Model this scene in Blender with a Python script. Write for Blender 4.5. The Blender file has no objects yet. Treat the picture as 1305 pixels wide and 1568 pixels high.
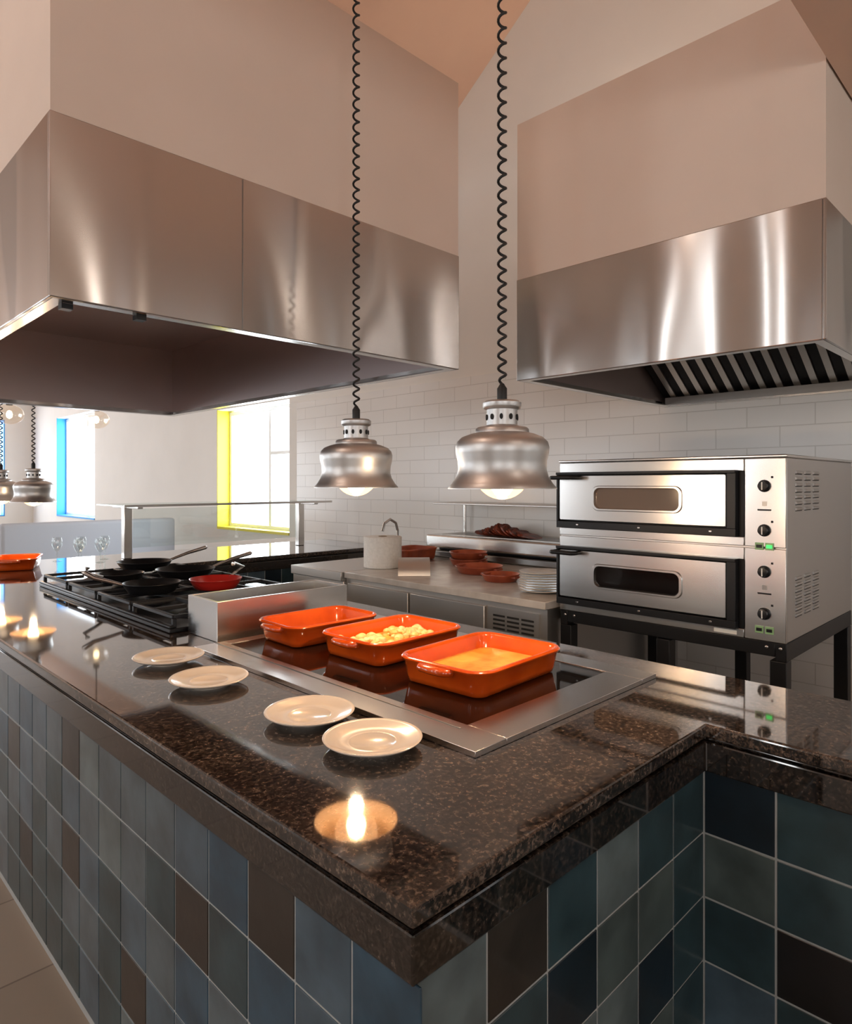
import bpy, bmesh, math, random
from mathutils import Vector
random.seed(7)
S=bpy.context.scene
COL=S.collection
S.view_settings.view_transform='Standard'
S.view_settings.exposure=0.0
pi=math.pi
# ------------------------------------------------------------ materials
def mat(name,col=(.5,.5,.5),rough=.5,metal=0,emit=None,es=0,spec=.5,coat=0,aniso=0):
    m=bpy.data.materials.new(name); m.use_nodes=True
    b=m.node_tree.nodes['Principled BSDF']
    b.inputs['Base Color'].default_value=(*col,1)
    b.inputs['Roughness'].default_value=rough
    b.inputs['Metallic'].default_value=metal
    b.inputs['Specular IOR Level'].default_value=spec
    b.inputs['Coat Weight'].default_value=coat
    b.inputs['Coat Roughness'].default_value=.05
    if aniso:
        b.inputs['Anisotropic'].default_value=aniso
        b.inputs['Anisotropic Rotation'].default_value=.25
    if emit:
        b.inputs['Emission Color'].default_value=(*emit,1)
        b.inputs['Emission Strength'].default_value=es
    return m
def N(m,t,**k):
    n=m.node_tree.nodes.new(t)
    for a,v in k.items(): setattr(n,a,v)
    return n
def L(m,a,b): m.node_tree.links.new(a,b)
def B(m): return m.node_tree.nodes['Principled BSDF']
def coords(m,scale=(1,1,1)):
    tc=N(m,'ShaderNodeTexCoord'); mp=N(m,'ShaderNodeMapping')
    mp.inputs['Scale'].default_value=scale
    L(m,tc.outputs['Object'],mp.inputs['Vector']); return mp.outputs['Vector']
def noise_col(m,c1,c2,scale=5,vscale=(1,1,1),detail=4,lo=.35,hi=.65,bump=0,bd=.01):
    v=coords(m,vscale)
    n=N(m,'ShaderNodeTexNoise'); n.inputs['Scale'].default_value=scale; n.inputs['Detail'].default_value=detail
    L(m,v,n.inputs['Vector'])
    r=N(m,'ShaderNodeValToRGB'); e=r.color_ramp.elements
    e[0].position=lo; e[0].color=(*c1,1); e[1].position=hi; e[1].color=(*c2,1)
    L(m,n.outputs['Fac'],r.inputs['Fac']); L(m,r.outputs['Color'],B(m).inputs['Base Color'])
    if bump:
        bp=N(m,'ShaderNodeBump'); bp.inputs['Strength'].default_value=bump; bp.inputs['Distance'].default_value=bd
        L(m,n.outputs['Fac'],bp.inputs['Height']); L(m,bp.outputs['Normal'],B(m).inputs['Normal'])
    return m
def steel(name,col,rough,aniso=0,wob=.0,ws=2.0,vs=(1,1,.35)):
    m=mat(name,col,rough,1,aniso=aniso)
    if aniso:
        t=N(m,'ShaderNodeTangent'); t.direction_type='RADIAL'; t.axis='Z'
        L(m,t.outputs['Tangent'],B(m).inputs['Tangent'])
    v2=coords(m,(1.5,1.5,260))
    n2=N(m,'ShaderNodeTexNoise'); n2.inputs['Scale'].default_value=1; n2.inputs['Detail'].default_value=1
    L(m,v2,n2.inputs['Vector'])
    rr=N(m,'ShaderNodeMapRange'); rr.inputs['To Min'].default_value=rough*.96; rr.inputs['To Max'].default_value=rough*1.04
    L(m,n2.outputs['Fac'],rr.inputs['Value']); L(m,rr.outputs['Result'],B(m).inputs['Roughness'])
    if wob:
        v=coords(m,vs)
        n=N(m,'ShaderNodeTexNoise'); n.inputs['Scale'].default_value=ws; n.inputs['Detail'].default_value=.5
        L(m,v,n.inputs['Vector'])
        bp=N(m,'ShaderNodeBump'); bp.inputs['Strength'].default_value=1; bp.inputs['Distance'].default_value=wob
        L(m,n.outputs['Fac'],bp.inputs['Height']); L(m,bp.outputs['Normal'],B(m).inputs['Normal'])
    return m

M_hood=steel('brushed_steel_hood',(.52,.50,.485),.23,aniso=.8,wob=.15,ws=1.9,vs=(1,1,.30))
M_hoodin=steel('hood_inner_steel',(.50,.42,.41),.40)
M_steel=steel('stainless_steel',(.64,.62,.60),.22)
M_oven=steel('oven_brushed_steel',(.66,.64,.62),.24,aniso=.5)
M_steelM=steel('satin_steel',(.55,.53,.51),.42)
M_steelL=steel('spun_aluminium',(.56,.55,.54),.40)
M_slat=steel('filter_slat_steel',(.85,.82,.78),.35)
M_steelD=steel('dark_steel',(.30,.29,.28),.35)
M_enamel=mat('enamel_inside_shade',(.36,.24,.15),.4)
M_black=mat('black_enamel',(.008,.008,.009),.38,spec=.3)
M_iron=mat('cast_iron',(.015,.015,.017),.55)
M_rubber=mat('black_cable',(.008,.008,.008),.5)
M_glassblk=mat('black_ceramic_glass',(.008,.006,.005),.03)
M_plate=mat('cream_glaze',(.74,.66,.57),.18,coat=.4)
M_white=mat('white_plastic',(.75,.73,.68),.4)
M_paper=noise_col(mat('paper_towel',(.8,.78,.74),.9),(.76,.74,.70),(.84,.82,.78),60,bump=.4,bd=.002)
M_card=mat('cardboard_core',(.25,.16,.09),.9)
M_orange=noise_col(mat('orange_glaze',(.8,.14,.01),.14,coat=.6),(.48,.055,.004),(.68,.100,.008),6)
M_copper=noise_col(mat('terracotta_glaze',(.3,.08,.03),.3),(.24,.045,.02),(.42,.09,.035),8)
M_food=noise_col(mat('melted_cheese',(.9,.4,.05),.3),(.85,.24,.02),(.92,.50,.10),14,bump=.5,bd=.006)
M_food2=noise_col(mat('cauliflower_gratin',(.9,.7,.3),.4),(.90,.55,.15),(.95,.82,.45),30)
M_meat=noise_col(mat('roast_meat',(.2,.05,.03),.4),(.10,.025,.015),(.36,.08,.04),20,bump=.6)
M_red=mat('red_enamel',(.45,.02,.015),.3)
M_green=mat('green_lamp',(.02,.4,.05),.3,emit=(.05,1,.15),es=1.5)
M_display=mat('green_display_panel',(.25,.42,.2),.4)
M_peach=noise_col(mat('peach_ceiling_paint',(.72,.42,.30),.8),(.76,.52,.40),(.80,.56,.43),1.5)
M_wall=noise_col(mat('cream_wall_paint',(.72,.62,.54),.75),(.75,.73,.69),(.79,.77,.73),1.2)
M_chim=noise_col(mat('chimney_plaster',(.70,.58,.50),.75),(.68,.57,.49),(.72,.61,.53),1.5)
M_yellow=mat('yellow_window_paint',(.80,.70,.03),.5)
M_blue=mat('blue_window_paint',(.02,.30,.75),.5)
M_wframe=mat('white_window_frame',(.8,.8,.8),.4)
M_grout=mat('light_grout',(.36,.37,.36),.8)
M_marble=noise_col(mat('pale_worktop',(.6,.55,.5),.25),(.50,.46,.42),(.62,.58,.54),9)
M_banq=mat('grey_upholstery',(.42,.45,.50),.7)
M_slot=mat('slot_shade_and_print_black',(.01,.01,.01),.8)  # painted shade inside slots; also the oven's small printed marks

# floor tiles
M_floor=mat('floor_tile',(.3,.25,.2),.45)
v=coords(M_floor); br=N(M_floor,'ShaderNodeTexBrick'); br.offset=0
br.inputs['Scale'].default_value=1; br.inputs['Brick Width'].default_value=.45; br.inputs['Row Height'].default_value=.45
br.inputs['Mortar Size'].default_value=.004
br.inputs['Color1'].default_value=(.27,.235,.19,1); br.inputs['Color2'].default_value=(.31,.27,.22,1); br.inputs['Mortar'].default_value=(.16,.13,.11,1)
L(M_floor,v,br.inputs['Vector']); L(M_floor,br.outputs['Color'],B(M_floor).inputs['Base Color'])
# subway tile (wall normal X -> use Y,Z)
M_sub=mat('white_subway_tile',(.8,.78,.74),.22)
tc=N(M_sub,'ShaderNodeTexCoord'); sp=N(M_sub,'ShaderNodeSeparateXYZ'); cb=N(M_sub,'ShaderNodeCombineXYZ')
L(M_sub,tc.outputs['Object'],sp.inputs[0]); L(M_sub,sp.outputs['Y'],cb.inputs['X']); L(M_sub,sp.outputs['Z'],cb.inputs['Y'])
br=N(M_sub,'ShaderNodeTexBrick'); br.offset=.5
br.inputs['Scale'].default_value=1; br.inputs['Brick Width'].default_value=.36; br.inputs['Row Height'].default_value=.12
br.inputs['Mortar Size'].default_value=.003; br.inputs['Mortar Smooth'].default_value=.2
br.inputs['Color1'].default_value=(.76,.75,.73,1); br.inputs['Color2'].default_value=(.79,.78,.76,1); br.inputs['Mortar'].default_value=(.60,.585,.56,1)
L(M_sub,cb.outputs[0],br.inputs['Vector']); L(M_sub,br.outputs['Color'],B(M_sub).inputs['Base Color'])
bp=N(M_sub,'ShaderNodeBump'); bp.invert=True; bp.inputs['Strength'].default_value=.4; bp.inputs['Distance'].default_value=.003
L(M_sub,br.outputs['Fac'],bp.inputs['Height']); L(M_sub,bp.outputs['Normal'],B(M_sub).inputs['Normal'])
# granite
def granite(name,k):
    m=mat(name,(.05,.03,.02),.045,coat=.25,spec=.9)
    v=coords(m)
    n1=N(m,'ShaderNodeTexNoise'); n1.inputs['Scale'].default_value=88; n1.inputs['Detail'].default_value=5; n1.inputs['Roughness'].default_value=.68
    vo=N(m,'ShaderNodeTexVoronoi'); vo.inputs['Scale'].default_value=210
    n0=N(m,'ShaderNodeTexNoise'); n0.inputs['Scale'].default_value=9; n0.inputs['Detail'].default_value=2
    for q in (n1,vo,n0): L(m,v,q.inputs['Vector'])
    r1=N(m,'ShaderNodeValToRGB'); cr=r1.color_ramp
    c=lambda *a:tuple(x*k for x in a)+(1,)
    cr.elements[0].position=.34; cr.elements[0].color=c(.006,.005,.0045)
    cr.elements[1].position=.76; cr.elements[1].color=c(.19,.145,.112)
    e=cr.elements.new(.46); e.color=c(.020,.014,.011)
    e=cr.elements.new(.60); e.color=c(.080,.053,.038)
    ad=N(m,'ShaderNodeMath',operation='ADD'); ml=N(m,'ShaderNodeMath',operation='MULTIPLY_ADD')
    ad2=N(m,'ShaderNodeMath',operation='ADD'); ml2=N(m,'ShaderNodeMath',operation='MULTIPLY_ADD')
    sx=N(m,'ShaderNodeSeparateColor')
    L(m,vo.outputs['Color'],sx.inputs[0])
    ml.inputs[1].default_value=.20; ml.inputs[2].default_value=-.10
    ml2.inputs[1].default_value=.22; ml2.inputs[2].default_value=-.11
    L(m,sx.outputs[0],ml.inputs[0]); L(m,n1.outputs['Fac'],ad.inputs[0]); L(m,ml.outputs[0],ad.inputs[1])
    L(m,n0.outputs['Fac'],ml2.inputs[0]); L(m,ad.outputs[0],ad2.inputs[0]); L(m,ml2.outputs[0],ad2.inputs[1])
    L(m,ad2.outputs[0],r1.inputs['Fac']); L(m,r1.outputs['Color'],B(m).inputs['Base Color'])
    return m
M_gran=granite('brown_polished_granite',1.0)
M_granE=granite('granite_edge_shaded',.40)  # same granite darkened, painting in the edge's lack of reflections

TC={'bluegrey':(.056,.090,.117),'slate':(.072,.099,.114),'teal':(.024,.049,.058),'greyteal':(.100,.130,.135),'navy':(.006,.014,.022),
    'brown':(.026,.021,.017),'blue':(.030,.068,.102),'black':(.008,.008,.009),'sage':(.064,.087,.085)}
TM={}
for k,c in TC.items():
    TM[k]=noise_col(mat('glazed_tile_'+k,c,.28,coat=.15),tuple(x*.7 for x in c),tuple(x*1.25 for x in c),9,bump=.12,bd=.01)

# glass
def glassmat(name,tint=(1,1,1),gl=.12,es=0,ec=(1,.6,.25)):
    m=bpy.data.materials.new(name); m.use_nodes=True; nt=m.node_tree; nt.nodes.clear()
    o=nt.nodes.new('ShaderNodeOutputMaterial'); t=nt.nodes.new('ShaderNodeBsdfTransparent'); g=nt.nodes.new('ShaderNodeBsdfGlossy')
    t.inputs[0].default_value=(*tint,1); g.inputs['Roughness'].default_value=.03
    mx=nt.nodes.new('ShaderNodeMixShader'); mx.inputs[0].default_value=gl
    nt.links.new(t.outputs[0],mx.inputs[1]); nt.links.new(g.outputs[0],mx.inputs[2])
    if es:
        e=nt.nodes.new('ShaderNodeEmission'); e.inputs[0].default_value=(*ec,1); e.inputs[1].default_value=es
        a=nt.nodes.new('ShaderNodeAddShader'); nt.links.new(mx.outputs[0],a.inputs[0]); nt.links.new(e.outputs[0],a.inputs[1])
        nt.links.new(a.outputs[0],o.inputs[0])
    else: nt.links.new(mx.outputs[0],o.inputs[0])
    return m
M_glass=glassmat('clear_glass',(.93,.96,.95),.12)
M_bulbg=glassmat('bulb_glass',(1,.90,.76),.12,es=1.2,ec=(1,.62,.32))
M_globe=glassmat('globe_glass',(.96,.94,.90),.2,es=.06,ec=(1,.6,.3))
M_fil=mat('bulb_filament_glow',(1,.8,.5),.5,emit=(1,.76,.48),es=32)
M_fil2=mat('soft_bulb_glow',(1,.8,.5),.5,emit=(1,.72,.4),es=9)

# ------------------------------------------------------------ mesh helpers
class MB:
    def __init__(s): s.v=[];s.f=[];s.mi=[];s.ms=[]
    def m(s,mt):
        if mt not in s.ms: s.ms.append(mt)
        return s.ms.index(mt)
    def box(s,x0,x1,y0,y1,z0,z1,mt,fn=None):
        i=len(s.v)
        p=[(x0,y0,z0),(x1,y0,z0),(x1,y1,z0),(x0,y1,z0),(x0,y0,z1),(x1,y0,z1),(x1,y1,z1),(x0,y1,z1)]
        if fn: p=[fn(q) for q in p]
        s.v+=p
        for q in ((0,3,2,1),(4,5,6,7),(0,1,5,4),(1,2,6,5),(2,3,7,6),(3,0,4,7)):
            s.f.append([i+a for a in q]); s.mi.append(s.m(mt))
    def rings(s,R,mt,cap0=True,cap1=True,fn=None,mts=None):
        i=len(s.v); n=len(R[0])
        for r in R: s.v+=[fn(p) if fn else p for p in r]
        for k in range(len(R)-1):
            mm=s.m(mts[k] if mts else mt)
            for j in range(n):
                a=i+k*n+j; b=i+k*n+(j+1)%n
                s.f.append([a,b,b+n,a+n]); s.mi.append(mm)
        if cap0: s.f.append([i+j for j in range(n)][::-1]); s.mi.append(s.m(mts[0] if mts else mt))
        if cap1: s.f.append([i+(len(R)-1)*n+j for j in range(n)]); s.mi.append(s.m(mts[-1] if mts else mt))
    def lathe(s,prof,mt,c=(0,0,0),seg=48,cap0=True,cap1=True,mts=None,fn=None):
        R=[[(c[0]+r*math.cos(2*pi*j/seg),c[1]+r*math.sin(2*pi*j/seg),c[2]+z) for j in range(seg)] for r,z in prof]
        s.rings(R,mt,cap0,cap1,mts=mts,fn=fn)
    def tube(s,pts,r,mt,seg=12):
        pts=[Vector(p) for p in pts]; R=[]
        up=Vector((0,0,1))
        for k,p in enumerate(pts):
            t=(pts[min(k+1,len(pts)-1)]-pts[max(k-1,0)]).normalized()
            a=t.cross(up)
            if a.length<1e-3: a=t.cross(Vector((0,1,0)))
            a.normalize(); b=a.cross(t).normalized()
            rr=r[k] if isinstance(r,(list,tuple)) else r
            R.append([tuple(p+a*rr*math.cos(2*pi*j/seg)+b*rr*math.sin(2*pi*j/seg)) for j in range(seg)])
        s.rings(R,mt)
    def prism(s,poly,z0,z1,mt):
        s.rings([[(x,y,z0) for x,y in poly],[(x,y,z1) for x,y in poly]],mt)
    def obj(s,name,parent=None,bevel=0,smooth=True,loc=None,rotz=0,seg=2,angle=35):
        me=bpy.data.meshes.new(name); me.from_pydata([tuple(p) for p in s.v],[],s.f); 
        for mt in s.ms: me.materials.append(mt)
        for p,k in zip(me.polygons,s.mi): p.material_index=k
        bm=bmesh.new(); bm.from_mesh(me); bmesh.ops.recalc_face_normals(bm,faces=bm.faces); bm.to_mesh(me); bm.free()
        if smooth:
            me.polygons.foreach_set('use_smooth',[True]*len(me.polygons))
            me.set_sharp_from_angle(angle=math.radians(angle))
        o=bpy.data.objects.new(name,me); COL.objects.link(o)
        if parent: o.parent=parent
        if loc: o.location=loc
        o.rotation_euler[2]=rotz
        if bevel:
            b=o.modifiers.new('bevel','BEVEL'); b.width=bevel; b.segments=seg; b.limit_method='ANGLE'; b.angle_limit=math.radians(40)
            b.harden_normals=False
        return o
def E(name,loc=(0,0,0),rotz=0):
    e=bpy.data.objects.new(name,None); e.empty_display_size=.1; e.location=loc; e.rotation_euler[2]=rotz; COL.objects.link(e); return e
def rr(hx,hy,r,z,n=6,cx=0,cy=0):
    P=[]
    for (sx,sy,a0) in ((1,1,0),(-1,1,90),(-1,-1,180),(1,-1,270)):
        for k in range(n+1):
            a=math.radians(a0+90*k/n)
            P.append((cx+sx*(hx-r)+r*math.cos(a),cy+sy*(hy-r)+r*math.sin(a),z))
    return P
def offs(poly,d):
    n=len(poly);out=[]
    for i in range(n):
        p0,p1,p2=[Vector(poly[(i+k)%n]) for k in (-1,0,1)]
        e1=(p1-p0).normalized(); e2=(p2-p1).normalized()
        n1=Vector((-e1.y,e1.x)); n2=Vector((-e2.y,e2.x))
        q=p1+n1*d+n2*d if abs(n1.dot(n2))<.5 else p1+n1*d
        out.append((q.x,q.y))
    return out

# ------------------------------------------------------------ room
XW=4.13; X0=-5.0; YF=-5.5; YE=16.0; T=.22; HW=5.7
def wall(name,axis,pos,thick,a0,a1,z1,holes,mt,reveal=None):
    mb=MB()
    def bx(u0,u1,zz0,zz1,m_):
        if axis=='X': mb.box(pos,pos+thick,u0,u1,zz0,zz1,m_)
        else: mb.box(u0,u1,pos,pos+thick,zz0,zz1,m_)
    cur=a0
    for (h0,h1,zb,zt) in sorted(holes):
        bx(cur,h0,0,z1,mt); bx(h0,h1,0,zb,mt); bx(h0,h1,zt,z1,mt); cur=h1
    bx(cur,a1,0,z1,mt)
    return mb.obj(name,smooth=False)
back_h=[(-3.3,-2.5,.9,2.6),(6.26,7.9,.9,2.41),(12.3,14.4,.84,2.76)]  # first opening is unseen, added for streaks on the island hood
wall('wall_back','X',XW,T,YF,YE,HW,back_h,M_wall)
left_h=[(-3.5,-1.5,.9,2.6),(2.35,2.75,1.0,4.8),(3.9,4.35,1.0,4.3),(7,9.5,.9,2.8),(11,13.5,.9,2.8)]  # unseen windows added for light; narrow tall pair makes the hood streaks
wall('wall_left','X',X0-T,T,YF,YE,HW,left_h,M_wall)
front_h=[(-3.5,-2.0,.9,2.6),(1.6,1.95,.9,2.8),(2.9,3.4,.9,2.8)]  # unseen windows added to reflect as bright streaks in the steel hood
wall('wall_front','Y',YF-T,T,X0-T,XW+T,HW,front_h,M_wall)
end_h=[(-3.5,-1.5,.5,2.8),(-.5,1.5,.5,2.8),(2.2,3.6,.8,2.8)]
wall('wall_end','Y',YE,T,X0-T,XW+T,HW,end_h,M_wall)
mb=MB(); mb.box(X0-T,XW+T,YF-T,YE+T,-.1,0,M_floor); mb.obj('floor',smooth=False)
mb=MB()
mb.box(X0,XW,YF,.53,2.9,3.0,M_peach)
mb.box(X0,XW,.53,.63,2.9,4.2,M_peach)
def slab(y0,z0,y1,z1,t=.1):
    i=len(mb.v)
    mb.v+=[(X0,y0,z0),(XW,y0,z0),(XW,y1,z1),(X0,y1,z1),(X0,y0,z0+t),(XW,y0,z0+t),(XW,y1,z1+t),(X0,y1,z1+t)]
    for q in ((0,3,2,1),(4,5,6,7),(0,1,5,4),(1,2,6,5),(2,3,7,6),(3,0,4,7)):
        mb.f.append([i+a for a in q]); mb.mi.append(0)
slab(.53,4.10,2.5,5.50); slab(2.5,5.5,5.0,3.72); slab(5.0,3.72,YE,3.72)
mb.obj('ceiling',smooth=False)
mb=MB(); mb.box(XW-.012,XW-.001,-2.2,6.1,.0,2.35,M_sub); mb.obj('wall_tile_panel',smooth=False)  # thin panel carrying the white subway tiles

def winx(name,y0,y1,z0,z1,mt,x=XW,sgn=1,mull=True):
    e=E(name); mb=MB(); t=T+.01; th=.02; tn=.004
    xa,xb=(x+.0,x+t) if sgn>0 else (x-t,x)
    mb.box(xa-(.006 if sgn>0 else 0),xb,y1-th,y1,z0,z1,mt); mb.box(xa+.002,xb,y0,y0+tn,z0,z1,M_wframe)
    mb.box(xa-(.012 if sgn>0 else 0),xb,y0+tn,y1-th,z0,z0+th*1.5,mt); mb.box(xa+.002,xb,y0+tn,y1-th,z1-tn,z1,M_wframe)
    mb.obj('reveal',e)
    mb=MB(); fx=(xb-.07,xb-.02) if sgn>0 else (xa+.02,xa+.07); w=.05
    mb.box(*fx,y0+th,y0+th+w,z0+th,z1-th,M_wframe); mb.box(*fx,y1-th-w,y1-th,z0+th,z1-th,M_wframe)
    mb.box(*fx,y0+th+w,y1-th-w,z0+th,z0+th+w,M_wframe); mb.box(*fx,y0+th+w,y1-th-w,z1-th-w,z1-th,M_wframe)
    if mull:
        ym=(y0*.6+y1*.4)
        mb.box(*fx,ym-.025,ym+.025,z0+th+w,z1-th-w,M_wframe)
        zm_=z0+.62*(z1-z0)
        mb.box(*fx,y0+th+w,ym-.025,zm_-.02,zm_+.02,M_wframe)
    mb.obj('frame',e,bevel=.004)
    return e
i=1
for (h,m_) in zip(back_h,(M_yellow,M_yellow,M_blue)):
    winx('window_%d'%i,*h,m_); i+=1
for h in left_h: winx('window_%d'%i,*h,M_wframe,x=X0,sgn=-1,mull=(h[1]-h[0])>1); i+=1
def winy(name,x0,x1,z0,z1,y,sgn,mt):
    e=E(name); mb=MB(); th=.02
    ya,yb=(y-.012,y+T) if sgn>0 else (y-T,y+.012)
    mb.box(x0,x0+th,ya,yb,z0,z1,mt); mb.box(x1-th,x1,ya,yb,z0,z1,mt)
    mb.box(x0+th,x1-th,ya,yb,z0,z0+th,mt); mb.box(x0+th,x1-th,ya,yb,z1-th,z1,mt)
    xm=(x0+x1)/2; mb.box(xm-.025,xm+.025,yb-.07,yb-.03,z0+th,z1-th,M_wframe)
    mb.obj('frame',e)
for h in front_h: winy('window_%d'%i,*h,YF,-1,M_wframe); i+=1
for h,m_ in zip(end_h,(M_wframe,mat('orange_window_paint',(.8,.3,.05),.5),M_blue)): winy('window_%d'%i,*h,YE,1,m_); i+=1

def area(name,loc,rot,sx,sy,power,col=(1,1,1)):
    l=bpy.data.lights.new(name,'AREA'); l.shape='RECTANGLE'; l.size=sx; l.size_y=sy; l.energy=power; l.color=col
    o=bpy.data.objects.new(name,l); o.location=loc; o.rotation_euler=rot; COL.objects.link(o); return o
R90=pi/2
DL=(.88,.94,1.0)
def wl_x(x,h,inward,k,col=DL):
    w=h[1]-h[0]; hh=h[3]-h[2]
    o=area('daylight',(x,(h[0]+h[1])/2,(h[2]+h[3])/2),(R90,0,R90 if inward<0 else -R90),w-.1,hh-.1,k*w*hh,col)
def wl_y(y,h,inward,k,col=DL):
    w=h[1]-h[0]; hh=h[3]-h[2]
    area('daylight',((h[0]+h[1])/2,y,(h[2]+h[3])/2),(R90,0,pi if inward>0 else 0),w-.1,hh-.1,k*w*hh,col)
for h,k in zip(back_h,(9,26,22)): wl_x(XW+T+.05,h,-1,k)
for h,k in zip(left_h,(11,23,23,12,10)): wl_x(X0-T-.05,h,1,k,(1,.985,.97) if h[0]<5 else DL)
for h in front_h: wl_y(YF-T-.05,h,-1,17,(1,.985,.97))
for h in end_h: wl_y(YE+T+.05,h,1,18)

# ------------------------------------------------------------ island
isl=E('tiled_granite_kitchen_counter')
poly=[(.62,.645),(1.585,.645),(1.585,-1.8),(2.03,-1.8),(2.03,4.6),(4.10,4.6),(4.10,5.6),(.62,5.6)]
mb=MB(); mb.prism(poly,.868,.9,M_gran); o_=mb.obj('granite_top',isl,bevel=.006,seg=3,smooth=False)
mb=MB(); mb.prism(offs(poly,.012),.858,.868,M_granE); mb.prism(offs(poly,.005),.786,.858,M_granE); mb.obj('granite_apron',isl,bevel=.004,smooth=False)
mb=MB(); mb.prism(offs(poly,.0155),.0,.786,M_grout); mb.obj('counter_body',isl,smooth=False)
keys=['bluegrey','slate','teal','greyteal','blue','sage','bluegrey','slate','teal','blue','navy','brown']
vp=.153; g=.005
mb=MB()
def tiles(face,start,n,dirn,tp,ov={},keys=keys,seed=1):
    rnd=random.Random(seed)
    for c in range(n):
        for r in range(5):
            k=ov.get((c,r),rnd.choice(keys))
            z1=.785-r*vp; z0=max(z1-vp+g,.004)
            a=start+dirn*c*tp; b=a+dirn*(tp-g); lo,hi=min(a,b),max(a,b)
            if face[0]=='X': mb.box(face[1],face[1]+.004,lo,hi,z0,z1,TM[k])
            else: mb.box(lo,hi,face[1],face[1]+.004,z0,z1,TM[k])
lk=['bluegrey','slate','bluegrey','blue','slate','bluegrey','teal','greyteal','slate','teal']
ovl={(0,0):'blue',(1,0):'bluegrey',(2,0):'brown',(3,0):'blue',(4,0):'bluegrey',(5,0):'slate',(6,0):'slate',(7,0):'slate',(8,0):'greyteal',(9,0):'brown',
 (0,1):'blue',(1,1):'bluegrey',(2,1):'blue',(3,1):'teal',(4,1):'brown',(5,1):'teal',(6,1):'slate',(7,1):'greyteal',(8,1):'slate',(9,1):'bluegrey',
 (13,1):'brown',(9,2):'brown',(6,3):'brown',(5,2):'slate',(12,3):'black',(16,0):'brown'}
tiles(('X',.6335),.644,32,1,.152,ovl,lk,3)
rk=['teal','greyteal','bluegrey','sage','teal']
tiles(('Y',.6585),.634,6,1,.1615,{(0,0):'greyteal',(1,0):'brown',(2,0):'teal',(3,0):'greyteal',(4,0):'teal',(5,0):'teal',(0,1):'teal',(1,1):'teal',(2,1):'navy',(3,1):'sage',(4,1):'sage',(5,1):'teal',(4,2):'navy'},rk,5)
tiles(('X',1.5985),.655,15,-1,.16,{(0,0):'navy',(1,0):'teal',(0,1):'sage',(1,1):'teal',(0,2):'teal',(1,2):'black',(2,0):'teal'},rk,9)
tiles(('Y',4.6135),2.06,13,1,.152,{},['teal','bluegrey','blue','navy'],11)
mb.obj('glazed_wall_tiles',isl,bevel=.001,seg=1,smooth=False)

# ------------------------------------------------------------ hot plate
hp=E('ceramic_hot_plate')
x0,x1,y0,y1=1.05,1.86,.905,2.17; zb,zt=.9005,.914
mb=MB()
bl,bf,brr=.105,.115,.085
for (a,b,c,d) in ((x0,x0+bl,y0,y1),(x1-brr,x1,y0,y1),(x0+bl,x1-brr,y0,y0+bf),(x0+bl,x1-brr,y1-.05,y1)):
    mb.box(a,b,c,d,zb,zt,M_steel)
mb.box(x0+.075,x0+.079,y0+.11,y1,zt,zt+.0015,M_steelD)
mb.obj('steel_frame',hp,bevel=.003)
mb=MB(); mb.box(x0+bl,x1-brr,y0+bf,y1-.05,zb,.912,M_glassblk); mb.obj('black_glass',hp,smooth=False)

# ------------------------------------------------------------ baking dishes
def dish(loc,rotz=0,food=None,s=1.0,name='orange_baking_dish',mt=None,zs=1.0,sy=1.0):
    mt=mt or M_orange
    e=E(name,loc,rotz); mb=MB()
    hx,hy=.172*s,.128*s*sy
    P=[(-.030,.03,0),(-.016,.035,.004),(-.010,.04,.02),(0,.045,.064),(.007,.05,.067),(.009,.05,.073),(.004,.048,.078),(-.004,.045,.077),(-.010,.04,.066),(-.022,.035,.018),(-.034,.03,.012)]
    mb.rings([rr(hx+o,hy+o,max(r+o*.5,.012)*s,z*zs,8) for o,r,z in P],mt)
    for sg in (1,-1):
        Q=[]
        for (w,t,z) in ((.055,.012,.052),(.058,.018,.058),(.058,.019,.066),(.054,.014,.072)):
            Q.append([(sg*(hx+.001+px*1.0),py,z*zs) for px,py in ((-.006,-w),(t*.8,-w),(t+.010,-w*.75),(t+.014,0),(t+.010,w*.75),(t*.8,w),(-.006,w))])
        mb.rings(Q,mt)
    mb.obj('dish_body',e,angle=60)
    if food=='cheese':
        mb=MB(); mb.rings([rr(hx-.017,hy-.017,.035,.012,8),rr(hx-.016,hy-.016,.035,.030,8),rr(hx-.04,hy-.04,.03,.034,8)],M_food); mb.obj('melted_cheese',e)
    if food=='gratin':
        mb=MB(); mb.rings([rr(hx-.017,hy-.017,.035,.012,8),rr(hx-.016,hy-.016,.035,.030,8)],M_food)
        rnd=random.Random(4)
        for k in range(110):
            cx=rnd.uniform(-hx+.035,hx-.035); cy=rnd.uniform(-hy+.035,hy-.035); r=rnd.uniform(.009,.018); cz=.030+rnd.uniform(0,.014)
            mb.lathe([(r*math.sin(t)*(1+.2*rnd.random()),-r*math.cos(t)*.8) for t in (.3,.8,1.3,1.8,2.3,2.85)],M_food2,(cx,cy,cz),8)
        mb.obj('cauliflower_gratin',e)
    return e
dish((1.487,1.255,.9125),.05,'cheese',1.18,zs=.98)
dish((1.500,1.657,.9125),.02,'gratin',1.15,zs=.98)
dish((1.448,2.002,.9125),-.02,None,1.08,sy=.9,zs=.98)

# ------------------------------------------------------------ saucers
def saucer(x,y):
    mb=MB()
    pr=[(.048,0),(.054,0),(.056,.005),(.080,.010),(.100,.017),(.1075,.0215),(.1085,.0235),(.107,.0248),(.100,.0225),(.078,.0150),(.056,.0120),(.053,.0128),(.050,.0118),(.046,.0085),(.001,.0082)]
    mb.lathe(pr,M_plate,seg=64); return mb.obj('saucer',loc=(x,y,.9002),angle=60)
for p in ((.940,1.104),(.9415,1.34),(.903,1.775),(.924,2.086)): saucer(*p)

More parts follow.
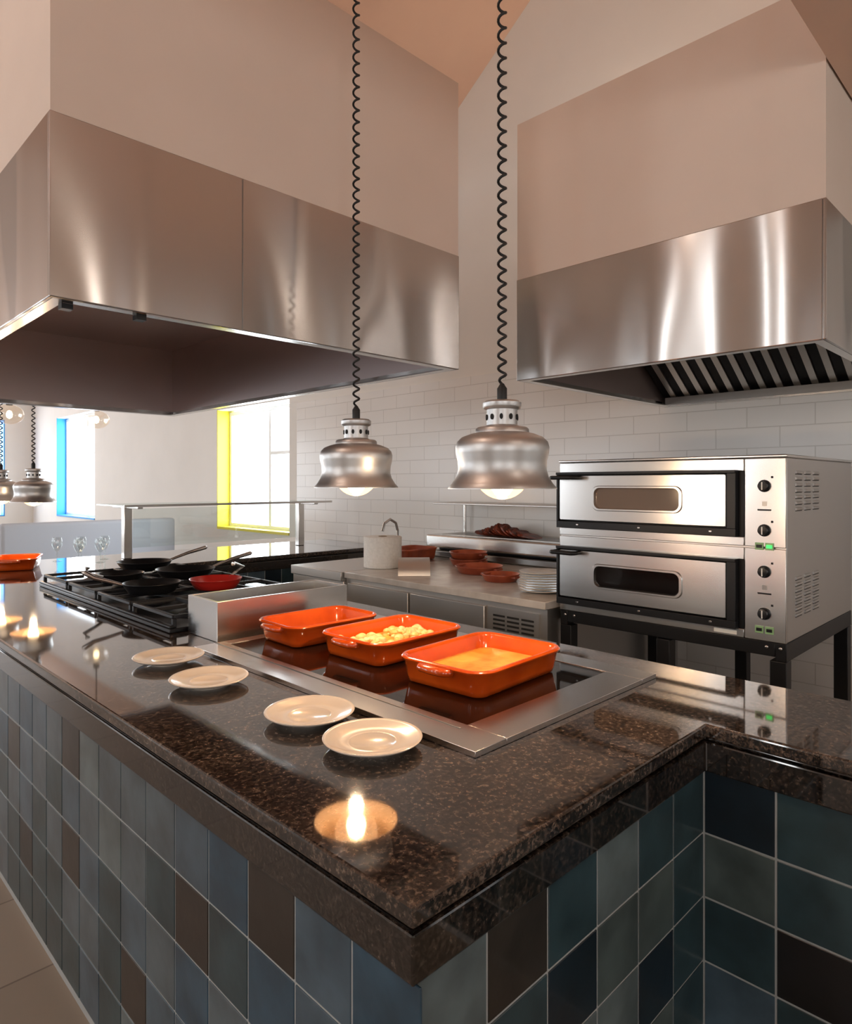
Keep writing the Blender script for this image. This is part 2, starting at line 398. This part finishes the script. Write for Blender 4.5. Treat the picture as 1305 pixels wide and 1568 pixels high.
# ------------------------------------------------------------ steel container beside the range
e=E('stainless_steel_food_well',(1.455,2.335,.9005)); mb=MB()
hx,hy,h,t=.295,.115,.145,.006
mb.rings([[(sx*(hx-o),sy*(hy-o),z) for sx,sy in ((1,1),(-1,1),(-1,-1),(1,-1))] for o,z in ((0,0),(0,h),(.012,h),(.012,h-.004),(.014,.01))],M_oven)
mb.obj('open_box',e,smooth=False,bevel=.002)

# ------------------------------------------------------------ gas range
gr=E('gas_range_hob')
rx0,rx1,ry0,ry1=1.10,1.90,2.475,4.15
mb=MB(); mb.box(rx0,rx1,ry0,ry1,.9005,.918,M_black); 
mb.box(rx0,rx0+.02,ry0,ry1,.918,.93,M_black)
mb.obj('range_top',gr,bevel=.004)
mb=MB()
bur=[]
for i_ in range(4):
    cy=ry0+.21+i_*.418
    for cx in (1.31,1.69): bur.append((cx,cy))
for cx,cy in bur:
    mb.lathe([(.075,.0),(.07,.012),(.045,.016),(.045,.024),(.03,.03),(.001,.03)],M_iron,(cx,cy,.918),24)
mb.obj('burners',gr)
mb=MB()
for cx,cy in bur:
    q=.185;zz=.952;b=.008
    for sgn in (1,-1):
        mb.box(cx-q,cx+q,cy+sgn*.19-b,cy+sgn*.19+b,zz,zz+.014,M_iron)
        mb.box(cx+sgn*q-b,cx+sgn*q+b,cy-.19,cy+.19,zz,zz+.014,M_iron)
        for s2 in (1,-1): mb.box(cx+sgn*q-b,cx+sgn*q+b,cy+s2*.19-b,cy+s2*.19+b,.918,zz,M_iron)
        mb.box(cx+sgn*.045 if sgn>0 else cx-q,cx+q if sgn>0 else cx-.045,cy-b,cy+b,zz,zz+.016,M_iron)
        mb.box(cx-b,cx+b,cy+.045 if sgn>0 else cy-.19,cy+.19 if sgn>0 else cy-.045,zz,zz+.016,M_iron)
mb.obj('pan_supports',gr,bevel=.002,seg=1)
def pan(x,y,r=.14,ang=0.25,m_=None,hl=.24):
    e=E('frying_pan',(x,y,.969)); mb=MB()
    pr=[(r*.74,0),(r*.80,.004),(r*.93,.028),(r,.045),(r*1.02,.047),(r*1.015,.049),(r*.985,.047),(r*.90,.026),(r*.76,.005),(.001,.005)]
    mb.lathe(pr,m_ or M_black,seg=40); mb.obj('pan_body',e,angle=60)
    mb=MB(); c,s=math.cos(ang),math.sin(ang)
    mb.tube([(c*t,s*t,z) for t,z in ((r*.97,.038),(r+.05,.055),(r+.12,.075),(r+hl,.10),(r+hl+.01,.10))],[.007,.008,.010,.012,.006],M_steel,10)
    mb.obj('pan_handle',e)
pan(1.60,3.94,.15,.05); pan(1.62,3.45,.15,0.0); pan(1.28,3.07,.125,2.6,hl=.16); pan(1.55,2.98,.12,.5,M_red,hl=.03)
pan(1.30,3.50,.11,3.6,hl=.10)

# ------------------------------------------------------------ extractor hoods
def hood(name,x0,x1,y0,y1,zb,zt,filters=False,lip=.035):
    e=E(name); mb=MB(); t=.012
    mb.box(x0,x1,y0,y0+t,zb,zt,M_hood); mb.box(x0,x0+t,y0+t,y1,zb,zt,M_hood)
    mb.box(x1-t,x1,y0+t,y1,zb,zt,M_hood); mb.box(x0+t,x1-t,y1-t,y1,zb,zt,M_hood)
    mb.box(x0+t,x1-t,y0+t,y1-t,zt-.02,zt,M_hoodin)
    mb.obj('canopy_skin',e,bevel=.003,smooth=False)
    mb=MB(); a,b=t,.004
    mb.box(x0+a,x1-a,y0+a,y0+a+b,zb+.03,zt-.02,M_hoodin); mb.box(x0+a,x1-a,y1-a-b,y1-a,zb+.03,zt-.02,M_hoodin)
    mb.box(x0+a,x0+a+b,y0+a+b,y1-a-b,zb+.03,zt-.02,M_hoodin); mb.box(x1-a-b,x1-a,y0+a+b,y1-a-b,zb+.03,zt-.02,M_hoodin)
    mb.obj('canopy_lining',e,smooth=False)
    mb=MB(); q=lip
    mb.box(x0+t,x1-t,y0+t,y0+t+q,zb,zb+.006,M_steel); mb.box(x0+t,x1-t,y1-t-q,y1-t,zb,zb+.006,M_steel)
    mb.box(x0+t,x0+t+q,y0+t+q,y1-t-q,zb,zb+.006,M_steel); mb.box(x1-t-q,x1-t,y0+t+q,y1-t-q,zb,zb+.006,M_steel)
    mb.obj('gutter_lip',e,smooth=False)
    return e
hA=hood('extractor_hood',.555,2.21,2.0,4.91,1.98,2.487)
mb=MB(); mb.box(1.135,1.138,1.9985,2.0,1.985,2.482,M_steelD)
for yy,xx in ((2.05,.60),(2.03,.80)): mb.box(xx,xx+.03,yy,yy+.03,1.965,1.98,M_black)
mb.obj('seam_and_brackets',hA)
hB=hood('extractor_hood',2.55,XW-.014,.635,1.94,1.96,2.44)
mb=MB()
yb=.69
while yb<1.86:
    for (ya,yc,zoff,m_) in ((yb,yb+.034,0,M_slat),(yb+.040,yb+.084,.012,M_black)):
        P=[]
        for (xx,zz) in ((3.46,2.38),(4.06,2.0)):
            P.append([(xx,ya,zz+zoff),(xx,yc,zz+zoff),(xx+.01,yc,zz+zoff+.014),(xx+.01,ya,zz+zoff+.014)])
        mb.rings(P,m_)
    yb+=.088
mb.box(4.03,4.10,.66,1.90,1.966,2.01,M_steelD)
mb.obj('baffle_filters',hB)
mb=MB(); mb.box(.558,2.207,2.003,4.907,2.4875,3.26,M_chim); mb.obj('chimney_island',smooth=False)  # plastered chimney box above the island hood
mb=MB(); mb.box(2.553,XW-.001,.637,1.937,2.4405,3.18,M_chim); mb.obj('chimney_oven',smooth=False)  # plastered chimney box above the oven hood

# ------------------------------------------------------------ pendant heat lamps
def ceil_z(y):
    if y<.63: return 2.9
    if y<2.5: return 4.10+(y-.53)*(1.4/1.97)
    if y<5: return 5.5-(y-2.5)*1.78/2.5
    return 3.72
def lamp(x,y,z,name='pendant_heat_lamp',coil=True,power=14):
    e=E(name,(x,y,z)); mb=MB()
    pr=[(.1385,.001),(.141,0),(.141,.003),(.131,.014),(.120,.032),(.115,.050),(.116,.072),(.121,.092),(.122,.108),(.118,.122),(.106,.134),(.085,.142),(.070,.146),(.069,.156),(.064,.160),(.047,.162),
        (.040,.166),(.040,.206),(.048,.209),(.050,.214),(.050,.224),(.044,.229),(.014,.232),(.001,.232)]
    mb.lathe(pr,M_steelL,seg=64,cap0=False); 
    inn=[(.1385,.001),(.129,.013),(.118,.032),(.113,.050),(.114,.072),(.118,.092),(.118,.108),(.104,.130),(.06,.140),(.001,.14)]
    mb.lathe(inn,M_enamel,seg=64,cap0=False)
    mb.obj('shade',e,angle=50)
    mb=MB()
    for k in range(10):
        a=2*pi*k/10; c,s=math.cos(a),math.sin(a)
        mb.lathe([(.0045,-.003),(.0045,.0035)],M_slot,(0,0,0),10,fn=lambda p,c=c,s=s:(c*(.0395+p[2])-s*p[0],s*(.0395+p[2])+c*p[0],.186+p[1]*1.7))
    mb.obj('vent_slots',e)
    mb=MB(); mb.lathe([(.013,.230),(.013,.262),(.009,.268),(.005,.275)],M_rubber,seg=20); mb.obj('cable_grommet',e)
    mb=MB(); r=.072
    mb.lathe([(max(r*math.sin(t),.001),.044-r*math.cos(t)) for t in [k*pi*.82/16 for k in range(17)]]+[(.026,.125)],M_bulbg,seg=32,cap0=False,cap1=False); mb.obj('bulb_glass',e)
    mb=MB(); mb.lathe([(.001,-.020),(.018,-.016),(.030,.002),(.033,.022),(.026,.050),(.001,.07)],M_fil,seg=20); mb.obj('bulb_glow',e)
    cu=bpy.data.curves.new('coiled_cable','CURVE'); cu.dimensions='3D'; cu.bevel_depth=.0037; cu.bevel_resolution=2
    top=ceil_z(y)-z-.03; spl=cu.splines.new('POLY'); pts=[]
    pitch=.040; zz=.27; k=0; n=12
    while zz<top:
        a=2*pi*k/n; rad=.0100*min(1,(k+1)/8); pts.append((rad*math.cos(a),rad*math.sin(a),zz)); k+=1
        f=(zz-.27)/max(.01,top-.27); zz+=pitch*(.82+.5*f)/n
    spl.points.add(len(pts)-1)
    for p,q in zip(spl.points,pts): p.co=(*q,1)
    cu.materials.append(M_rubber); o=bpy.data.objects.new('coiled_cable',cu); COL.objects.link(o); o.parent=e
    mb=MB(); mb.lathe([(.05,top-.005),(.05,top+.02),(.03,top+.055)],M_black,seg=24); mb.obj('ceiling_rose',e)
    l=bpy.data.lights.new('lamp_light','POINT'); l.energy=power; l.color=(1,.70,.43); l.shadow_soft_size=.02
    o=bpy.data.objects.new('lamp_light',l); COL.objects.link(o); o.parent=e; o.location=(0,0,-.045)
lamp(1.371,1.09,1.457,power=8.5); lamp(1.418,1.75,1.457,power=8.5)
lamp(1.33,5.15,1.345,power=6); lamp(1.27,5.75,1.345,power=6)
def globe(x,y,z):
    e=E('glass_globe_pendant',(x,y,z)); mb=MB(); r=.13
    mb.lathe([(max(r*math.sin(t),.001),-r*math.cos(t)*.75) for t in [k*pi/20 for k in range(20)]],M_globe,seg=32); mb.obj('glass_globe',e)
    mb=MB(); mb.lathe([(.001,-.045),(.024,-.03),(.03,0),(.02,.03),(.001,.04)],M_fil2,seg=16); mb.obj('bulb',e)
    mb=MB(); mb.lathe([(.03,.09),(.03,.14),(.006,.15),(.006,3.72-z-.0)],M_black,seg=16); mb.obj('stem',e)
globe(2.55,7.55,2.16); globe(1.75,7.6,2.16); globe(1.3,7.4,2.0)

# ------------------------------------------------------------ pizza oven
ov=E('double_deck_pizza_oven')
ox,oxb=2.75,3.72; yr,yl=.82,1.83; z0,z1=.862,1.583
mb=MB(); mb.box(ox+.012,oxb,yr,yl,z0,z1-.012,M_steelM)
mb.box(ox-.004,oxb+.005,yr-.006,yl+.006,z1-.012,z1,M_oven)
mb.obj('oven_casing',ov,bevel=.004)
yd=.985
mb=MB()
zm=(z0+z1)/2
mb.box(ox,ox+.012,yr,yr+.150,z0,zm-.003,M_oven); mb.box(ox,ox+.012,yr,yr+.150,zm+.003,z1-.014,M_oven)
for zz0,zz1 in ((z0,zm-.003),(zm+.003,z1-.014)):
    mb.box(ox,ox+.012,yr+.153,yl,zz1-.048,zz1,M_oven)
    mb.box(ox,ox+.012,yr+.153,yl,zz0,zz0+.034,M_oven)
    mb.box(ox+.004,ox+.012,yr+.153,yl,zz0+.034,zz1-.048,M_black)
mb.obj('front_panels',ov,bevel=.002)
def yz(px):
    return lambda p:(px-p[2],p[0],p[1])
for zz0,zz1,wc in ((z0+.070,zm-.063,(.006,.005,.005)),(zm+.074,z1-.072,(.15,.11,.085))):  # upper pane's brown is a reflection painted into the glass colour
    zc=(zz0+zz1)/2; yc=(yd+.044+yl-.016)/2; hw=(yl-.016-yd-.044)/2; hh=(zz1-zz0)/2
    mb=MB(); f=yz(ox)
    def ring(hx,hy,r,w): return [(p[0],p[1]*1.0,w) for p in rr(hx,hy,r,0,6,yc,zc)]
    wy,wh=.215,.058
    mb.rings([ring(hw,hh,.006,-.004),ring(hw,hh,.006,.026),ring(hw-.004,hh-.004,.006,.030),ring(wy,wh,.035,.030),ring(wy-.004,wh-.003,.033,.036),ring(wy-.014,wh-.010,.028,.036),ring(wy-.018,wh-.014,.026,.022)],M_oven,fn=f,cap1=False)
    mb.obj('oven_door',ov,angle=30)
    mb=MB(); mb.rings([ring(wy-.016,wh-.012,.026,.018),ring(wy-.018,wh-.013,.026,.022)],mat('oven_window_glass',wc,.1),fn=f); mb.obj('door_window',ov)
    mb=MB()
    mb.box(ox-.040,ox+.002,yd+.008,yl-.003,zz1+.002,zz1+.014,M_black)
    mb.box(ox-.034,ox+.002,yd+.008,yd+.042,zz0-.004,zz1+.002,M_black)
    mb.box(ox-.034,ox+.002,yl-.014,yl-.003,zz0-.004,zz1+.002,M_black)
    mb.box(ox-.034,ox+.002,yd+.008,yl-.003,zz0-.035,zz0-.004,M_black)
    for q in range(3):
        yy=yd+.10+q*.31; mb.box(ox-.037,ox-.034,yy,yy+.012,zz0-.022,zz0-.014,M_steel)
    mb.obj('door_trim',ov,bevel=.002)
    mb=MB(); mb.tube([(ox-.03,yl-.13,zz1-.012),(ox-.085,yl-.13,zz1-.012),(ox-.095,yl-.12,zz1-.012),(ox-.095,yl-.02,zz1-.012),(ox-.085,yl-.008,zz1-.012),(ox-.03,yl-.008,zz1-.012)],.0095,M_black,12); mb.obj('door_handle',ov)
mb=MB()
kn=lambda z,r=.019:mb.lathe([(r*1.25,0),(r*1.25,.004),(r,.006),(r*.9,.026),(r*.3,.028)],M_black,(0,0,0),20,fn=lambda p:(ox-p[2],.897+p[0],z+p[1]))
for z in (1.462,1.290,1.130,.968): kn(z)
for z in (1.462,1.290,1.130,.968):
    mb.box(ox-.030,ox-.026,.895,.899,z-.015,z+.015,M_white)
    mb.box(ox-.001,ox,.865,.873,z+.030,z+.038,M_slot)
mb.obj('control_knobs',ov)
mb=MB()
for z in (1.228,.905):
    mb.box(ox-.004,ox,.900,.930,z-.014,z+.014,M_display); mb.box(ox-.004,ox,.863,.893,z-.014,z+.014,M_display)
    mb.box(ox-.007,ox-.004,.905,.925,z-.006,z+.006,M_black); mb.box(ox-.007,ox-.004,.868,.888,z-.006,z+.006,M_black if z<1 else M_green)
for z in (1.372,1.048): mb.box(ox-.001,ox,.872,.922,z-.006,z+.000,M_slot); mb.box(ox-.001,ox,.888,.905,z+.012,z+.03,M_steelD)
mb.box(ox-.001,ox,1.00,1.09,z0+.008,z0+.024,M_white)
mb.obj('switches_and_labels',ov)
mb=MB()
for zt_,nr in ((1.515,7),(1.10,7)):
    for r in range(nr):
        for c in range(3):
            xx=2.86+c*.115
            mb.tube([(xx,yr-.001,zt_-r*.024),(xx+.075,yr-.001,zt_-r*.024)],.006,M_steelM,8)
            mb.box(xx,xx+.075,yr-.0035,yr+.001,zt_-r*.024-.008,zt_-r*.024-.0055,M_slot)
mb.obj('side_louvres',ov)
mb=MB()
mb.box(ox+.005,oxb,yr,yr+.04,.79,z0-.001,M_black); mb.box(ox+.005,oxb,yl-.04,yl,.79,z0-.001,M_black)
mb.box(ox+.005,ox+.045,yr+.04,yl-.04,.805,z0-.001,M_black); mb.box(oxb-.04,oxb,yr+.04,yl-.04,.815,z0-.001,M_black)
for xx in (ox+.005,oxb-.065):
    for yy in (yr,yl-.06,1.28):
        mb.box(xx,xx+.06,yy,yy+.06,.0,.80 if yy==1.28 else .79,M_black)
mb.box(ox+.02,oxb-.02,yr+.02,yl-.02,.25,.275,M_steelD)
for yy in (yr+.02,yr+.07,yl-.03,yl-.08):
    mb.lathe([(.008,0),(.006,.006)],M_steel,(0,0,0),12,fn=lambda p,yy=yy:(ox+.004-p[2],yy+p[0],.84+p[1]))
mb.obj('oven_stand',ov,bevel=.003)

# ------------------------------------------------------------ back prep counter
bc=E('refrigerated_prep_counter')
cx0=2.67
mb=MB(); mb.box(cx0,XW-.013,1.86,3.42,.862,.9,M_marble); mb.obj('worktop',bc,bevel=.004)
mb=MB(); mb.box(cx0+.02,XW-.013,1.86,3.42,.1,.861,M_steelM)
for yy in (1.9,2.0,3.3,3.2): mb.box(cx0+.06,cx0+.10,yy,yy+.04,0,.1,M_black)
mb.obj('cabinet',bc,smooth=False)
mb=MB()
for ya,yb in ((2.24,2.80),(2.82,3.38)):
    mb.box(cx0-.002,cx0+.02,ya,yb,.14,.835,M_steelM)
mb.obj('cabinet_doors',bc,bevel=.004)
mb=MB(); mb.box(cx0+.006,cx0+.02,1.90,2.22,.14,.835,M_steelM)
for r in range(12):
    for c in range(3):
        mb.box(cx0+.004,cx0+.006,1.93+c*.09,2.005+c*.09,.79-r*.022,.80-r*.022,M_slot)
mb.obj('vent_grille',bc)
sc=E('stainless_sink_counter')
mb=MB(); mb.box(cx0-.02,XW-.013,3.425,4.0,.84,.900,M_steelM); mb.box(cx0,XW-.013,3.425,4.0,.25,.84,M_steelM)
mb.box(cx0+.02,cx0+.06,3.5,3.54,0,.25,M_steel); mb.box(cx0+.02,cx0+.06,3.9,3.94,0,.25,M_steel)
mb.obj('counter_unit',sc,bevel=.004)

pt=E('paper_towel_roll',(3.02,3.44,.9005)); mb=MB()
mb.lathe([(.124,0),(.130,.004),(.130,.206),(.126,.210),(.030,.210),(.030,.0),(.124,0)],M_paper,seg=40,cap0=False,cap1=False); mb.obj('paper_roll',pt,angle=50)
mb=MB(); mb.lathe([(.0295,.001),(.0295,.212),(.027,.212),(.027,.001),(.0295,.001)],M_card,seg=24,cap0=False,cap1=False); mb.obj('card_core',pt)
def cazuela(x,y,r,z=.9005,hh=.045):
    mb=MB(); mb.lathe([(r*.8,0),(r*.86,.004),(r*.98,hh*.8),(r*1.03,hh),(r*1.02,hh+.004),(r*.95,hh*.85),(r*.83,.01),(.001,.008)],M_copper,seg=36)
    for sg in (1,-1): mb.box(-.03,.03,r-.012 if sg>0 else -r-.02,r+.02 if sg>0 else -r+.012,hh*.65,hh*.9,M_copper)
    mb.obj('terracotta_dish',loc=(x,y,z),angle=50)
cazuela(3.26,2.78,.15); cazuela(3.08,2.46,.11,hh=.04); cazuela(3.52,3.10,.13); cazuela(3.52,3.10,.13,z=.9475)
dish((3.46,3.62,.9005),.1,None,1.0,zs=1.2,mt=M_copper)
mb=MB()
for k in range(8): mb.lathe([(.06,.002),(.075,.002),(.12,.012),(.121,.0145),(.118,.0155),(.075,.007),(.001,.006)],M_plate,(0,0,k*.0135),40)
mb.obj('stack_of_plates',loc=(2.93,2.06,.9),angle=50)
mb=MB()
pts=[(0.13*math.cos(t),.10*math.sin(t)) for t in [pi*k/12 for k in range(13)]]
R_=[[(x_,a,b) for a,b in pts] for x_ in (-.10,.10)]
mb.rings([[(-.10,a,b) for a,b in pts],[(.10,a,b) for a,b in pts]],M_steelM); mb.obj('curved_steel_tray_cover',loc=(2.95,3.06,.9005),rotz=-.75,angle=50)
tp_=E('kitchen_tap',(3.6,3.92,.9005)); mb=MB()
mb.lathe([(.03,0),(.028,.02),(.014,.03),(.014,.06)],M_steel,seg=20)
mb.tube([(0,0,.05),(0,0,.20),(-.02,0,.26),(-.08,0,.29),(-.14,0,.26),(-.16,0,.20)],.011,M_steel,10); mb.tube([(0,.0,.05),(0,.05,.09)],.008,M_steel,8)
mb.obj('tap_body',tp_)

wu=E('countertop_food_warmer')
mb=MB(); mb.box(3.74,4.10,2.35,3.68,.9005,.955,M_steelD); mb.box(3.70,4.11,2.33,3.70,.98,1.075,M_steel); mb.box(3.76,4.08,2.4,3.62,.955,.98,M_black)
mb.obj('warmer_body',wu,bevel=.012,seg=3)
mb=MB(); mb.box(3.78,4.06,2.42,3.60,1.075,1.079,M_steelD)
mb.obj('warmer_tray',wu)
mb=MB(); 
for yy in (2.45,3.62): mb.tube([(4.07,yy,1.07),(4.07,yy,1.31)],.012,M_steel,12)
mb.obj('shelf_posts',wu)
mb=MB(); mb.box(3.78,4.10,2.35,3.70,1.31,1.322,M_steelL); mb.obj('shelf',wu,bevel=.003)
mb=MB(); rnd=random.Random(2)
for k in range(22):
    r=rnd.uniform(.055,.085); a0=rnd.uniform(0,6); ty=2.82+k*.022; cx_=3.92+rnd.uniform(-.02,.02)
    h_=1.0-abs(k-11)/15
    P=[]
    for q in range(2):
        P.append([(cx_+r*1.1*math.cos(t)*(1+.12*math.sin(3*t+a0)),ty+q*.016+.05*(math.sin(t)),1.079+.095*h_*(.5+.5*math.sin(t))*(1+.1*math.sin(5*t+a0))) for t in [2*pi*j/20 for j in range(20)]])
    mb.rings(P,M_meat)
mb.obj('sliced_roast_meat',wu,angle=70)

# ------------------------------------------------------------ sneeze guard on far counter
sg=E('glass_sneeze_guard')
mb=MB()
for xx in (1.98,3.55):
    mb.box(xx-.03,xx+.03,5.18,5.24,.9005,1.305,M_steel)
    mb.box(xx-.02,xx+.02,4.95,5.45,1.285,1.303,M_steel)
mb.obj('posts',sg,bevel=.004)
mb=MB(); mb.box(1.85,3.70,4.92,5.48,1.304,1.314,M_glass); mb.obj('glass_shelf',sg,smooth=False)
mb=MB(); mb.box(1.85,3.70,4.914,4.919,1.300,1.318,M_steel); mb.box(2.02,3.5,5.19,5.198,.98,1.28,M_glass); mb.obj('edge_rail',sg)
def gl(x,y):
    mb=MB(); mb.lathe([(.03,0),(.033,.002),(.006,.01),(.005,.07),(.02,.085),(.036,.12),(.036,.15),(.03,.175)],M_glass,seg=24,cap1=False); mb.obj('wine_glass',loc=(x,y,.9002))
for p in ((1.75,5.1),(1.85,5.3),(1.7,5.35),(1.62,5.15),(1.55,5.4)): gl(*p)
dish((1.22,5.15,.9005),1.2,None,1.1)
bq=E('upholstered_banquette'); mb=MB(); mb.box(1.9,3.9,8.6,8.75,.0,1.02,M_banq); mb.box(1.9,3.9,8.0,8.6,.15,.47,M_banq); mb.obj('bench',bq,bevel=.04,seg=4)

for (x,y,p,drop) in ((-1.2,2.4,44,.24),(1.0,-.6,7,.24),(2.6,-1.6,6,.24),(0.2,-2.6,8,.24)):  # unseen fill lamps added to brighten the room and ceiling
    cz=ceil_z(y)
    e=E('added_ceiling_fill',(x,y,cz)); mb=MB(); d=drop-.24
    mb.lathe([(.03,.02),(.03,-.01),(.012,-.012),(.012,-.04-d),(.03,-.05-d),(.06,-.06-d),(.065,-.13-d),(.06,-.131-d),(.001,-.11-d)],M_white,seg=24); mb.obj('fitting',e)
    l=bpy.data.lights.new('fill_light','POINT'); l.energy=p; l.color=(1,.86,.74); l.shadow_soft_size=.08
    o=bpy.data.objects.new('fill_light',l); COL.objects.link(o); o.parent=e; o.location=(0,0,-drop-.02)
# fill light with invented bowl, added to brighten the vault, behind the oven duct
e=E('added_fill_uplighter',(XW,2.15,3.38)); mb=MB()
mb.lathe([(.02,-.06),(.05,-.05),(.085,0),(.09,.05),(.085,.05),(.078,.0),(.045,-.04),(.001,-.045)],M_white,(-.10,0,0),24); mb.box(-.03,-.001,-.03,.03,-.04,.04,M_white); mb.obj('bowl',e)
l=bpy.data.lights.new('vault_fill_light','POINT'); l.energy=18; l.color=(1,.87,.72); l.shadow_soft_size=.05
o=bpy.data.objects.new('vault_fill_light',l); COL.objects.link(o); o.parent=e; o.location=(-.12,0,.10)

# world
w=bpy.data.worlds.new('World'); S.world=w; w.use_nodes=True
bg=w.node_tree.nodes['Background']; bg.inputs[0].default_value=(.85,.93,1,1); bg.inputs[1].default_value=2.3

# recentre empties
bpy.context.view_layer.update()
for e in [o for o in bpy.data.objects if o.type=='EMPTY' and o.location.length<1e-6]:
    ch=[c for c in e.children if c.type=='MESH']
    if not ch: continue
    xs=[Vector(v) for c in ch for v in c.bound_box]
    c=Vector(((min(v.x for v in xs)+max(v.x for v in xs))/2,(min(v.y for v in xs)+max(v.y for v in xs))/2,min(v.z for v in xs)))
    e.location=c
    for k in e.children: k.location=k.location-c

# camera
cd=bpy.data.cameras.new('camera'); cam=bpy.data.objects.new('camera',cd); COL.objects.link(cam)
cam.location=(0,0,1.47); cam.rotation_euler=(R90,0,-pi/4)
cd.sensor_fit='HORIZONTAL'; cd.sensor_width=36; cd.lens=28.14; cd.shift_y=-.033; cd.clip_start=.02
S.camera=cam
